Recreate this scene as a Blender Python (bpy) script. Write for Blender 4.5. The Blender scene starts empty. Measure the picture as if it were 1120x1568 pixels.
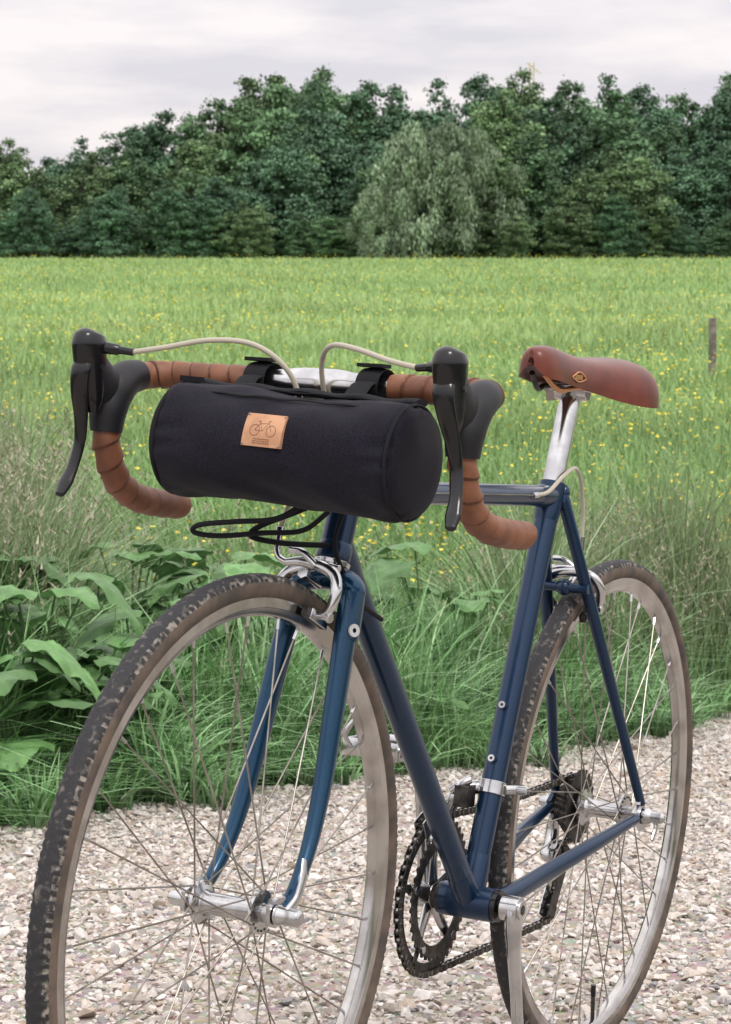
import bpy, bmesh, numpy as np, math, random
from mathutils import Matrix, Vector
rng=np.random.default_rng(7); random.seed(7)
V3=lambda *a: np.array(a,float)
def nrm(v): v=np.asarray(v,float); return v/np.linalg.norm(v)
scene=bpy.context.scene
scene.view_settings.view_transform='Standard'
# ---------------------------------------------------------------- camera / frames
FPX=4005.7; HOR=520.0; PITCH=math.atan((784-HOR)/FPX)
M=np.array([[-.44987,.88968,.07797],[.00217,-.08622,.99627],[-.89309,-.44836,-.03685]])
U,_,Vt=np.linalg.svd(M); M=U@Vt
CB=V3(3.2767,1.2612,.8382)
sp,cp=math.sin(PITCH),math.cos(PITCH)
CW=np.array([[1,0,0],[0,sp,cp],[0,cp,-sp]])
RWB=CW.T@M
o=RWB@(-CB); HC=-o[2]
CAM=V3(0,0,HC)
def b2w(p): return CAM+RWB@(np.asarray(p,float)-CB)
rear=b2w((0,0,0)); front=b2w((.9919,0,0))
SL=(front[2]-rear[2])/(front[1]-rear[1])
def plane_z(y): return 10*np.tanh((y-rear[1])/10)*SL
def ray_plane(u,v):
    d=CW.T@V3((u-560)/FPX,-(v-784)/FPX,1); t=1.0
    for _ in range(60):
        p=CAM+t*d; t+=(p[2]-plane_z(p[1]))/(-d[2]+SL*d[1])*.7
    return CAM+t*d
A=ray_plane(0,1288)[:2]; B=ray_plane(1120,1112)[:2]
E=(B-A)/np.linalg.norm(B-A); N=V3(-E[1],E[0])
def sdist(x,y): return (x-A[0])*N[0]+(y-A[1])*N[1]
def udist(x,y): return (x-A[0])*E[0]+(y-A[1])*E[1]
def smooth(t): t=np.clip(t,0,1); return t*t*(3-2*t)
ZEDGE=HC+(HOR-399)/FPX*160
def terr(x,y):
    s=sdist(x,y); zp=plane_z(np.minimum(y,14))
    z8=plane_z(8.0)
    zf=z8+(ZEDGE-z8)*np.clip((y-8)/152,-.05,1.6)
    w=smooth((s-.3)/4.0)
    return zp*(1-w)+zf*w
cam=bpy.data.cameras.new('camera'); co=bpy.data.objects.new('camera',cam); scene.collection.objects.link(co)
co.location=CAM; co.rotation_euler=(math.pi/2-PITCH,0,0)
cam.sensor_fit='VERTICAL'; cam.sensor_height=36; cam.sensor_width=24; cam.lens=FPX*36/1568
cam.clip_end=3000; cam.clip_start=.05
cam.dof.use_dof=True; cam.dof.focus_distance=3.1; cam.dof.aperture_fstop=32
scene.camera=co
# ---------------------------------------------------------------- materials
def newmat(name):
    m=bpy.data.materials.new(name); m.use_nodes=True; return m,m.node_tree,m.node_tree.nodes['Principled BSDF']
def mat(name,col,rough=.5,metal=0,coat=0,col2=None,nscale=60,bump=0,bscale=200,lo=.4,hi=.6,spec=.5,sheen=0,detail=4):
    m,t,b=newmat(name); L=t.links
    b.inputs['Base Color'].default_value=(*col,1); b.inputs['Roughness'].default_value=rough
    b.inputs['Metallic'].default_value=metal; b.inputs['Coat Weight'].default_value=coat; b.inputs['Coat Roughness'].default_value=.06
    b.inputs['Specular IOR Level'].default_value=spec; b.inputs['Sheen Weight'].default_value=sheen
    tc=t.nodes.new('ShaderNodeTexCoord')
    if col2 is not None:
        n=t.nodes.new('ShaderNodeTexNoise'); n.inputs['Scale'].default_value=nscale; n.inputs['Detail'].default_value=detail; L.new(tc.outputs['Object'],n.inputs['Vector'])
        r=t.nodes.new('ShaderNodeValToRGB'); r.color_ramp.elements[0].position=lo; r.color_ramp.elements[1].position=hi
        r.color_ramp.elements[0].color=(*col,1); r.color_ramp.elements[1].color=(*col2,1)
        L.new(n.outputs['Fac'],r.inputs['Fac']); L.new(r.outputs['Color'],b.inputs['Base Color'])
    if bump>0:
        n=t.nodes.new('ShaderNodeTexNoise'); n.inputs['Scale'].default_value=bscale; n.inputs['Detail'].default_value=3; L.new(tc.outputs['Object'],n.inputs['Vector'])
        bp=t.nodes.new('ShaderNodeBump'); bp.inputs['Strength'].default_value=bump; bp.inputs['Distance'].default_value=.001
        L.new(n.outputs['Fac'],bp.inputs['Height']); L.new(bp.outputs['Normal'],b.inputs['Normal'])
    return m
def attrmat(name,rough=.6,trans=.0,noise=None,spec=.3):
    m,t,b=newmat(name); L=t.links
    a=t.nodes.new('ShaderNodeAttribute'); a.attribute_name='Col'
    src=a.outputs['Color']
    if noise:
        n=t.nodes.new('ShaderNodeTexNoise'); n.inputs['Scale'].default_value=noise[0]; n.inputs['Detail'].default_value=3
        tc=t.nodes.new('ShaderNodeTexCoord'); L.new(tc.outputs['Object'],n.inputs['Vector'])
        mr=t.nodes.new('ShaderNodeMapRange'); mr.inputs[1].default_value=.25; mr.inputs[2].default_value=.75; mr.inputs[3].default_value=1-noise[1]; mr.inputs[4].default_value=1+noise[1]
        L.new(n.outputs['Fac'],mr.inputs[0])
        vm=t.nodes.new('ShaderNodeVectorMath'); vm.operation='SCALE'; L.new(src,vm.inputs[0]); L.new(mr.outputs[0],vm.inputs['Scale']); src=vm.outputs[0]
    L.new(src,b.inputs['Base Color']); b.inputs['Roughness'].default_value=rough; b.inputs['Specular IOR Level'].default_value=spec
    if trans>0:
        tr=t.nodes.new('ShaderNodeBsdfTranslucent'); L.new(src,tr.inputs['Color'])
        mx=t.nodes.new('ShaderNodeMixShader'); mx.inputs[0].default_value=trans
        L.new(b.outputs[0],mx.inputs[1]); L.new(tr.outputs[0],mx.inputs[2]); L.new(mx.outputs[0],t.nodes['Material Output'].inputs['Surface'])
    return m
PAINT=mat('blue_metallic_paint',(.0018,.019,.056),rough=.34,metal=.5,coat=.4,col2=(.003,.030,.082),nscale=900)
PAINT_LIT=mat('blue_metallic_paint_lit',(.0025,.038,.090),rough=.30,metal=.6,coat=.4,col2=(.004,.055,.120),nscale=900)  # frame blue raised to teal, the fork's highlight put into its colour
ALU=mat('polished_aluminium',(.64,.64,.65),rough=.18,metal=1,col2=(.50,.50,.51),nscale=40)
RIM=mat('rim_aluminium',(.58,.565,.55),rough=.18,metal=1,col2=(.42,.40,.38),nscale=25)
STEEL=mat('spoke_steel',(.42,.39,.36),rough=.38,metal=1,col2=(.28,.25,.22),nscale=30)
DARKST=mat('dark_steel',(.085,.08,.075),rough=.45,metal=.8,col2=(.035,.032,.03),nscale=80)
RUB=mat('tyre_tread_rubber',(.020,.020,.023),rough=.7,col2=(.17,.15,.135),nscale=110,lo=.56,hi=.76,bump=.6,bscale=450,detail=7)
DUST=mat('dusty_rubber',(.030,.029,.029),rough=.95,col2=(.27,.24,.21),nscale=140,lo=.43,hi=.64,bump=.7,bscale=450,detail=7)
SIDE=mat('tyre_sidewall',(.135,.098,.074),rough=.85,col2=(.060,.050,.044),nscale=35,lo=.35,hi=.65)
TAPE=mat('brown_leather_tape',(.235,.092,.044),rough=.5,col2=(.150,.055,.027),nscale=22,bump=.4,bscale=700)
TAPED=mat('tape_overlap',(.12,.042,.021),rough=.7)
SADL=mat('brown_saddle_leather',(.150,.034,.019),rough=.30,col2=(.105,.023,.013),nscale=30,bump=.10,bscale=900,spec=.45)
BLK=mat('black_lever_gloss',(.007,.007,.009),rough=.20)
RUBB=mat('black_hood_rubber',(.010,.010,.013),rough=.5,bump=.2,bscale=800,spec=.4)
FAB=mat('navy_black_canvas',(.0075,.007,.0130),rough=.9,col2=(.0165,.015,.026),nscale=700,bump=.8,bscale=1300,sheen=.10,spec=.12)
WEB=mat('black_webbing',(.010,.010,.013),rough=.85,bump=.5,bscale=1500,spec=.3)
PATCH=mat('tan_leather_patch',(.60,.33,.19),rough=.6,col2=(.48,.25,.14),nscale=60)
ENGR=mat('engraved_brown',(.20,.085,.045),rough=.7)
CAB=mat('beige_cable_housing',(.46,.42,.34),rough=.4)
WHT=mat('white_decal',(.7,.72,.72),rough=.4)
COP=mat('copper_badge',(.6,.3,.15),rough=.35,metal=.8)
# ---------------------------------------------------------------- mesh helpers
def mkmesh(name,V,Fs,col=None,mats=None,smooth_=False,parent=None,midx=None,link=True):
    V=np.asarray(V,np.float32).reshape(-1,3)
    Fs=[np.asarray(f,np.int32) for f in Fs if len(f)]
    me=bpy.data.meshes.new(name); me.vertices.add(len(V)); me.vertices.foreach_set('co',V.ravel())
    li=np.concatenate([f.ravel() for f in Fs]); tot=np.concatenate([np.full(len(f),f.shape[1],np.int32) for f in Fs])
    st=np.concatenate([[0],np.cumsum(tot)[:-1]]).astype(np.int32)
    me.loops.add(len(li)); me.loops.foreach_set('vertex_index',li)
    me.polygons.add(len(tot)); me.polygons.foreach_set('loop_start',st)
    me.polygons.foreach_set('use_smooth',np.full(len(tot),smooth_,bool))
    if midx is not None: me.polygons.foreach_set('material_index',np.asarray(midx,np.int32))
    me.update(calc_edges=True)
    if col is not None:
        c=me.color_attributes.new('Col','FLOAT_COLOR','POINT'); cc=np.ones((len(V),4),np.float32); cc[:,:3]=col; c.data.foreach_set('color',cc.ravel())
    for m in (mats or []): me.materials.append(m)
    if not link: return me
    ob=bpy.data.objects.new(name,me); scene.collection.objects.link(ob)
    if parent: ob.parent=parent
    return ob
def frames(P,closed=False,ref=None):
    P=np.asarray(P,float); n=len(P)
    T=np.roll(P,-1,0)-np.roll(P,1,0) if closed else np.gradient(P,axis=0)
    T/=np.linalg.norm(T,axis=1)[:,None]+1e-12
    X=np.zeros((n,3)); 
    if ref is not None:
        r=np.asarray(ref,float)
        for i in range(n): X[i]=nrm(r-T[i]*(r@T[i]))
    else:
        r=V3(0,0,1) if abs(T[0][2])<.8 else V3(1,0,0); x=nrm(r-T[0]*(r@T[0])); X[0]=x
        for i in range(1,n): x=nrm(x-T[i]*(x@T[i])); X[i]=x
    return T,X,np.cross(T,X)
def sweep(P,r,seg=16,closed=False,ref=None,caps=True,fn=None):
    P=np.asarray(P,float); n=len(P); T,X,Y=frames(P,closed,ref)
    a=np.linspace(0,2*np.pi,seg,endpoint=False)
    R=np.array([(q,q) if np.isscalar(q) else q for q in (r if hasattr(r,'__len__') and len(r)==n else [r]*n)],float)
    ra=np.repeat(R[:,0:1],seg,1); rb=np.repeat(R[:,1:2],seg,1)
    if fn is not None:
        s=np.concatenate([[0],np.cumsum(np.linalg.norm(np.diff(P,axis=0),axis=1))]); k=fn(s[:,None],a[None,:]); ra=ra+k; rb=rb+k
    V=P[:,None]+X[:,None]*(ra*np.cos(a))[...,None]+Y[:,None]*(rb*np.sin(a))[...,None]
    V=V.reshape(-1,3); F=[]
    m=n if closed else n-1
    for i in range(m):
        i2=(i+1)%n
        for j in range(seg):
            j2=(j+1)%seg; F.append([i*seg+j,i*seg+j2,i2*seg+j2,i2*seg+j])
    out=[F]
    if caps and not closed:
        out.append([list(range(seg))[::-1],list(range((n-1)*seg,n*seg))])
    return V,out
def lathe(prof,c,seg=48,closed=False,axis=(0,1,0),fn=None):
    ax=nrm(axis); r=V3(0,0,1) if abs(ax[2])<.8 else V3(1,0,0); x=nrm(r-ax*(r@ax)); y=np.cross(ax,x)
    a=np.linspace(0,2*np.pi,seg,endpoint=False); p=np.array(prof,float); n=len(p)
    R=np.repeat(p[None,:,0],seg,0); 
    if fn is not None: R=R+fn(np.arange(seg)[:,None],np.arange(n)[None,:])
    V=np.asarray(c)+ (x*np.cos(a)[:,None]+y*np.sin(a)[:,None])[:,None]*R[...,None]+ax*p[None,:,1,None]
    V=V.reshape(-1,3); F=[]
    for i in range(seg):
        i2=(i+1)%seg
        for j in range(n if closed else n-1):
            j2=(j+1)%n; F.append([i*n+j,i*n+j2,i2*n+j2,i2*n+j])
    return V,[F]
def box(c,s,R=None):
    v=np.array([[x,y,z] for x in(-.5,.5) for y in(-.5,.5) for z in(-.5,.5)])*np.asarray(s)
    if R is not None: v=v@np.asarray(R).T
    return v+np.asarray(c),[[[0,1,3,2],[4,6,7,5],[0,4,5,1],[2,3,7,6],[0,2,6,4],[1,5,7,3]]]
def extr(poly,y0,y1):
    n=len(poly); v=[(x,y0,z) for x,z in poly]+[(x,y1,z) for x,z in poly]
    F=[[i,(i+1)%n,n+(i+1)%n,n+i] for i in range(n)]
    return np.array(v),[F,[list(range(n))[::-1],list(range(n,2*n))]]
def ball(c,r,seg=16,rings=10):
    r=np.broadcast_to(np.asarray(r,float),(3,)); V=[];F=[]
    for i in range(rings+1):
        t=math.pi*i/rings
        for j in range(seg):
            p=2*math.pi*j/seg; V.append([math.sin(t)*math.cos(p)*r[0],math.sin(t)*math.sin(p)*r[1],math.cos(t)*r[2]])
    for i in range(rings):
        for j in range(seg): F.append([i*seg+j,(i+1)*seg+j,(i+1)*seg+(j+1)%seg,i*seg+(j+1)%seg])
    return np.array(V)+np.asarray(c),[F]
def spline(P,n=60):
    P=np.asarray(P,float); m=len(P); Q=np.vstack([2*P[0]-P[1],P,2*P[-1]-P[-2]]); out=[]
    for k in np.linspace(0,m-1-1e-9,n):
        i=int(k); t=k-i; a,b,c,d=Q[i],Q[i+1],Q[i+2],Q[i+3]
        out.append(.5*((2*b)+(-a+c)*t+(2*a-5*b+4*c-d)*t*t+(-a+3*b-3*c+d)*t**3))
    return np.array(out)
def lerpn(a,n): return np.interp(np.linspace(0,1,n),np.linspace(0,1,len(a)),a)
class Acc:
    def __init__(s): s.V=[];s.F=[];s.M=[];s.mats=[];s.n=0
    def add(s,vf,m,mi=None):
        v,fs=vf
        if m not in s.mats: s.mats.append(m)
        k=s.mats.index(m)
        for f in fs:
            for q in f: s.F.append([i+s.n for i in q]); s.M.append(k)
        s.V.append(np.asarray(v,float)); s.n+=len(v); return s
    def obj(s,name,parent,bevel=0,ang=35):
        me=bpy.data.meshes.new(name); me.from_pydata(np.concatenate(s.V).tolist(),[],s.F)
        for m in s.mats: me.materials.append(m)
        me.polygons.foreach_set('material_index',s.M); me.polygons.foreach_set('use_smooth',[True]*len(s.F)); me.update()
        bm=bmesh.new(); bm.from_mesh(me); bmesh.ops.recalc_face_normals(bm,faces=bm.faces); bm.to_mesh(me); bm.free()
        me.set_sharp_from_angle(angle=math.radians(ang))
        ob=bpy.data.objects.new(name,me); scene.collection.objects.link(ob); ob.parent=parent
        if bevel:
            b=ob.modifiers.new('bevel','BEVEL'); b.width=bevel; b.segments=2; b.limit_method='ANGLE'; b.angle_limit=math.radians(40)
        return ob
def cyl(a,b,r,seg=20): return sweep([a,b],r,seg)
# ---------------------------------------------------------------- bicycle
bike=bpy.data.objects.new('road_bicycle',None); scene.collection.objects.link(bike)
mw=np.eye(4); mw[:3,:3]=RWB; mw[:3,3]=CAM-RWB@CB
bike.matrix_world=Matrix(mw.tolist()); bike.empty_display_size=.2
HA=1.2672; HB=V3(.8334,0,.6813); STEER=-.0355
def ax(z): return V3(HB[0]-(z-HB[2])/math.tan(HA),0,z)
U_=Vector((-math.cos(HA),0,math.sin(HA)))
fa=bpy.data.objects.new('front_assembly',None); scene.collection.objects.link(fa); fa.parent=bike
fa.matrix_local=Matrix.Translation(HB.tolist())@Matrix.Rotation(STEER,4,U_)@Matrix.Translation((-HB).tolist())
RW=.336
def wheel(cx,parent,name,flN,flF,hubR,valve_ang):
    c=V3(cx,0,RW)
    nphi=28; prof=[];ph=np.linspace(0,2*np.pi,nphi,endpoint=False)
    for p in ph: prof.append((.322+.0142*math.cos(p),.0142*math.sin(p)))
    seg=900
    d_=np.minimum(ph,2*np.pi-ph); sd_=(ph>np.pi)
    def hsh(i,j):
        h=np.sin(i*12.9898+j*78.233)*43758.5453; return h-np.floor(h)
    def fn(i,j):
        d=d_[j]; side=sd_[j]*2
        sh=(d>.65)&(d<1.15); blk=(((i+side)//2)%2==0)
        ctr=(d<=.65); grv=((i+ (j%4))//2)%3==0
        return sh*np.where(blk,.0010,-.0002)+ctr*np.where(grv,-.0002,.0002)+(sh|ctr)*(hsh(i//2,j)-.5)*.0005
    v,fs=lathe(prof,c,seg,True,fn=fn)
    F=np.array(fs[0]).reshape(seg,nphi,4); jj=(np.arange(nphi)+.5)*2*np.pi/nphi; dj=np.minimum(jj,2*np.pi-jj)
    mi=np.zeros((seg,nphi),int); mi[:,dj>1.22]=2
    ii=np.arange(seg)
    for j in range(nphi):
        if .70<dj[j]<=1.22:
            mi[(((ii+(2 if jj[j]>np.pi else 0))//2)%2==1)|(hsh(ii//4,j//2)>.75),j]=1
    mkmesh(name+'_tyre',v,[F.reshape(-1,4)],mats=[RUB,DUST,SIDE],smooth_=True,parent=parent,midx=mi.ravel())
    a=Acc()
    a.add(lathe([(.3140,.0107),(.3146,.0100),(.3146,.0085),(.3085,.0080),(.3085,-.0080),(.3146,-.0085),(.3146,-.0100),(.3140,-.0107),(.3030,-.0104),(.3022,-.0098),(.2985,-.0090),(.2945,-.0055),(.2935,0),(.2945,.0055),(.2985,.0090),(.3022,.0098),(.3030,.0104)],c,240,True),RIM)
    for side in (0,1):
        yf=flN if side==0 else flF
        for k in range(18):
            ah=math.radians(k*20+side*10); s=1 if k%2==0 else -1; ar=ah+s*math.radians(60)
            h=c+V3(math.cos(ah)*hubR,yf+(.0022 if k%4<2 else -.0015),math.sin(ah)*hubR)
            r=c+V3(math.cos(ar)*.2955,(.0025 if side==0 else -.0025),math.sin(ar)*.2955)
            a.add(cyl(h,r,.00095,6),STEEL); a.add(cyl(r,r+(h-r)*.045,.0019,6),ALU)
    yn,yf=flN,flF
    a.add(lathe([(.0,yn+.012),(.009,yn+.012),(.010,yn+.004),(hubR+.004,yn+.0022),(hubR+.004,yn-.0010),(.014,yn-.004),(.0115,yn-.010),(.0115,yf+.010),(.014,yf+.004),(hubR+.004,yf+.0010),(hubR+.004,yf-.0022),(.010,yf-.004),(.009,yf-.012),(0,yf-.012)],c,36),ALU)
    for side,yy in ((0,yn+.0024),(1,yf-.0024)):
        for k in range(18):
            ah=math.radians(k*20+side*10+10); a.add(ball(c+V3(math.cos(ah)*hubR,yy,math.sin(ah)*hubR),.0018,6,4),DARKST)
    va=math.radians(valve_ang); dv=V3(math.cos(va),0,math.sin(va))
    a.add(cyl(c+dv*.296,c+dv*.262,.0028,10),DARKST); a.add(cyl(c+dv*.262,c+dv*.246,.0035,10),BLK)
    a.obj(name+'_rim_spokes_hub',parent)
wheel(.9919,fa,'front_wheel',.034,-.034,.0185,250)
wheel(0,bike,'rear_wheel',.036,-.020,.0215,262)
F0=V3(.9919,0,RW)
a=Acc()
for sgn in (1,-1):
    P=spline([V3(.838,sgn*.024,.668),V3(.847,sgn*.032,.645),V3(.862,sgn*.036,.595),V3(.881,sgn*.040,.525),V3(.899,sgn*.0435,.458),V3(.922,sgn*.0465,.400),V3(.952,sgn*.049,.357),V3(.978,sgn*.050,.341)],60)
    ra=lerpn([.0095,.0115,.0110,.0105,.0095,.0082,.0070,.0062],60); rb=lerpn([.011,.0150,.0150,.0135,.0115,.0092,.0072,.0058],60)
    a.add(sweep(P,list(zip(ra,rb)),24,ref=(0,1,0)),PAINT_LIT)
    a.add(ball(P[-1],(.0085,.0062,.0066)),PAINT_LIT)
    a.add(extr([(.972,.332),(.975,.352),(.990,.352),(1.004,.346),(1.004,.326),(.990,.322)],sgn*.050-.0025,sgn*.050+.0025),ALU)
    Q=spline([V3(.843,sgn*.0325,.650),V3(.853,sgn*.0355,.620),V3(.858,sgn*.037,.603)],12)
    a.add(sweep(Q,list(zip(lerpn([.0128,.0126,.0115],12),lerpn([.0165,.0164,.0155],12))),24,ref=(0,1,0)),PAINT_LIT)
a.add(sweep(spline([V3(.845,-.036,.646),V3(.842,-.028,.660),V3(.840,0,.666),V3(.842,.028,.660),V3(.845,.036,.646)],30),list(zip(lerpn([.010,.0125,.014,.0125,.010],30),lerpn([.013,.0155,.0175,.0155,.013],30))),20,ref=(0,0,1)),PAINT_LIT)
a.add(cyl(ax(.664),ax(.677),.0172,28),PAINT_LIT)
a.add(lathe([(.0155,-.004),(.0195,-.003),(.0200,.002),(.0170,.005)],ax(.6795),32,axis=U_),ALU)
a.obj('fork',fa)
a=Acc()
a.add(lathe([(.0025,0),(.0068,.0004),(.0068,-.002)],V3(.864,.0492,.615),24,axis=(.35,.93,.1)),WHT)
a.obj('fork_decal',fa)
a=Acc()
a.add(cyl(F0+V3(0,.040,0),F0+V3(0,.0475,0),.0085,20),STEEL)
a.add(cyl(F0-V3(0,.040,0),F0-V3(0,.0475,0),.0085,20),STEEL)
a.add(lathe([(0,.082),(.0055,.082),(.0090,.079),(.0092,.060),(.0105,.058),(.0105,.0535),(0,.053)],F0,24),ALU)
a.add(lathe([(0,-.073),(.0055,-.073),(.0075,-.070),(.0085,-.058),(.0095,-.0535),(0,-.053)],F0,24),ALU)
P=spline([F0+V3(0,.066,.004),F0+V3(-.012,.069,.018),F0+V3(-.022,.068,.036),F0+V3(-.029,.064,.054)],20)
a.add(sweep(P,list(zip(lerpn([.004,.003,.0028,.002],20),lerpn([.007,.0055,.007,.0045],20))),12,ref=(0,1,0)),ALU)
a.obj('front_quick_release',fa,bevel=.0006)
BB=V3(.405,0,.2644); ST=V3(.251,0,.768); sd=nrm(ST-BB)
HT=.788; TTZ=.756
a=Acc()
a.add(cyl(ax(.684),ax(HT),.0170,32),PAINT)
a.add(lathe([(.0172,-.002),(.0188,-.001),(.0188,.012),(.0175,.016),(.0172,.017)],ax(.685),32,axis=U_),PAINT)
a.add(lathe([(.0172,-.016),(.0188,-.012),(.0188,.001),(.0172,.002)],ax(HT),32,axis=U_),PAINT)
dt0=ax(.703); ddir=nrm(BB-dt0)
a.add(cyl(dt0,BB,.0147,32),PAINT)
a.add(sweep([dt0,dt0+ddir*.035,dt0+ddir*.050],[.0166,.0162,.0149],28),PAINT)
a.add(sweep([BB,BB-ddir*.040,BB-ddir*.055],[.0166,.0162,.0149],28),PAINT)
stt=BB+sd*((TTZ-BB[2])/sd[2])
a.add(cyl(ax(TTZ),stt,.0130,32),PAINT)
a.add(sweep([stt,stt+V3(.034,0,0),stt+V3(.045,0,0)],[.0148,.0145,.0132],28),PAINT)
a.add(cyl(BB,ST,.0146,32),PAINT)
a.add(sweep([BB,BB+sd*.045,BB+sd*.058],[.0166,.0162,.0148],28),PAINT)
a.add(sweep([ST-sd*.045,ST-sd*.035,ST+sd*.004],[.0148,.0163,.0166],28),PAINT)
a.add(cyl(BB+V3(0,.034,0),BB-V3(0,.034,0),.0205,32),PAINT)
AX=V3(0,0,RW)
for sgn in (1,-1):
    top=ST-sd*.016+V3(-.010,sgn*.0145,0)
    a.add(sweep([top+sd*.010+V3(.003,0,0),top,top+(V3(.006,sgn*.0615,.352)-top)*.5,V3(.006,sgn*.0615,.352)],[.0045,.0082,.0078,.0062],20),PAINT)
    a.add(ball(top+sd*.008,(.008,.0065,.011)),PAINT)
    P=spline([BB+V3(-.012,sgn*.020,0),BB+V3(-.06,sgn*.028,.006),BB+V3(-.15,sgn*.036,.022),BB+V3(-.27,sgn*.052,.048),V3(.022,sgn*.0620,.334)],40)
    a.add(sweep(P,list(zip(lerpn([.011,.0105,.0085,.0085,.0065],40),lerpn([.0125,.0125,.0125,.0100,.0070],40))),20,ref=(0,1,0)),PAINT)
    y0=sgn*.0610; 
    a.add(extr([(.030,.342),(.030,.326),(.012,.322),(.000,.316),(-.012,.318),(-.014,.330),(-.008,.344),(.000,.352),(.004,.366),(.012,.366),(.016,.352)],y0-.003,y0+.003),PAINT if sgn<0 else ALU)
brg=V3(.186,0,.640)
a.add(cyl(brg+V3(0,.034,0),brg-V3(0,.034,0),.0065,16),PAINT)
a.add(ball(brg,(.011,.011,.011)),PAINT)
a.obj('frame',bike)
a=Acc()
fwd=nrm(V3(sd[2],0,-sd[0]))
for z in (.494,.430):
    p=BB+sd*((z-BB[2])/sd[2])+fwd*.0145
    a.add(cyl(p-fwd*.002,p+fwd*.003,.0058,20),PAINT); a.add(cyl(p+fwd*.003,p+fwd*.0065,.0044,16),ALU); a.add(cyl(p+fwd*.0065,p+fwd*.0068,.002,6),DARKST)
dn=nrm(V3(-ddir[2],0,ddir[0])); dn=dn if dn[2]>0 else -dn
for t in (.17,.235,.42):
    p=dt0+ddir*t+dn*.0145; a.add(cyl(p-dn*.001,p+dn*.004,.0042,14),ALU)
a.add(cyl(ST-sd*.010+V3(-.016,.013,0),ST-sd*.010+V3(-.016,-.013,0),.0050,14),ALU)
a.add(cyl(BB+V3(0,.034,0),BB+V3(0,.0405,0),.0190,28),BLK); a.add(cyl(BB+V3(0,.0405,0),BB+V3(0,.048,0),.0085,20),DARKST)
a.add(cyl(BB-V3(0,.034,0),BB-V3(0,.039,0),.0190,28),DARKST)
a.obj('frame_fittings',bike)
a=Acc()
a.add(cyl(AX+V3(0,.046,0),AX+V3(0,.0575,0),.0085,20),STEEL)
a.add(lathe([(0,.094),(.0045,.094),(.0075,.090),(.0078,.076),(.0110,.072),(.0115,.0650),(0,.0645)],AX,24),ALU)
a.add(lathe([(0,-.085),(.006,-.085),(.009,-.078),(.0105,-.0645),(0,-.0645)],AX,24),ALU)
a.add(sweep(spline([AX+V3(0,.076,.003),AX+V3(-.008,.080,-.012),AX+V3(.006,.081,-.030)],14),list(zip(lerpn([.004,.003,.002],14),lerpn([.006,.006,.004],14))),12,ref=(0,1,0)),ALU)
a.obj('rear_quick_release',bike)
a=Acc()
pt=ST+sd*.122+V3(-.004,0,0)
a.add(cyl(ST-sd*.03,ST+sd*.004,.0150,28),ALU)
a.add(sweep([ST,ST+sd*.10,pt],[.0137,.0136,.0125],28),ALU)
a.add(sweep([pt-V3(0,.022,-.002),pt+V3(0,.022,.002)],.0095,20),ALU)
a.add(box(pt+V3(0,0,.008),(.038,.050,.008)),ALU); a.add(cyl(pt+V3(-.014,0,-.018),pt+V3(-.014,0,.016),.003,10),DARKST)
a.add(cyl(pt+V3(.014,0,-.016),pt+V3(.014,0,.016),.003,10),DARKST)
a.obj('seatpost',bike,bevel=.001)
a=Acc()
xs=[.350,.346,.336,.315,.285,.250,.215,.185,.155,.128,.106,.089,.077,.070]
hw=[.004,.013,.0200,.0235,.0250,.0280,.034,.044,.056,.066,.0700,.068,.056,.030]
zt=[.924,.933,.938,.9405,.938,.934,.932,.932,.934,.936,.937,.935,.929,.919]
dp=[.010,.028,.038,.042,.043,.043,.045,.050,.056,.060,.061,.057,.046,.022]
X_,H_,Z_,D_=[spline([[v,0,0] for v in q],56)[:,0] for q in (xs,hw,zt,dp)]; H_=np.maximum(H_,.002)
ring=[];sec=36
for i in range(56):
    row=[]
    for j in range(sec):
        ph=-math.pi/2+math.pi*j/(sec-1)
        s=math.sin(ph); c=math.cos(ph)
        y=H_[i]*math.copysign(abs(s)**.80,s); z=Z_[i]-D_[i]+D_[i]*abs(c)**.62
        row.append((X_[i],y*(1+.05*(1-abs(c))),z))
    for j in range(14):
        t=1-2*(j+1)/15; row.append((X_[i],H_[i]*t*.90,Z_[i]-D_[i]+.006+.014*(1-t*t)))
    ring.append(row)
m_=sec+14; V=np.array(ring).reshape(-1,3); F=[]
for i in range(55):
    for j in range(m_): F.append([i*m_+j,i*m_+(j+1)%m_,(i+1)*m_+(j+1)%m_,(i+1)*m_+j])
a.add((V,[F,[list(range(m_))[::-1],list(range(55*m_,56*m_))]]),SADL)
a.obj('saddle',bike,ang=60)
a=Acc()
for sgn in (1,-1):
    a.add(sweep(spline([V3(.325,sgn*.008,.906),V3(.290,sgn*.014,.888),V3(.255,sgn*.0205,.8925),V3(.215,sgn*.022,.8935),V3(.160,sgn*.022,.892),V3(.12,sgn*.034,.896),V3(.095,sgn*.045,.905)],40),.0036,12),COP if sgn>0 else DARKST)
a.add(sweep(spline([V3(.280,.0268,.905),V3(.262,.0290,.900),V3(.245,.0310,.905),V3(.262,.0288,.912),V3(.280,.0268,.905)],20),.0011,8),COP)
a.add(box(V3(.262,.0275,.9058),(.020,.0025,.006),Matrix.Rotation(-.10,3,'Z')),COP)
a.obj('saddle_rails_badge',bike)
w=.209
def bar(s):
    return [V3(.884,s*.0,.867),V3(.884,s*.08,.867),V3(.884,s*.150,.867),V3(.886,s*.182,.867),V3(.900,s*.202,.865),V3(.926,s*.208,.860),V3(.950,s*w,.846),V3(.962,s*w,.820),V3(.958,s*w,.786),V3(.938,s*w,.754),V3(.905,s*w,.736),V3(.865,s*w,.729),V3(.810,s*w,.726)]
a=Acc(); tp=.024
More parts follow.
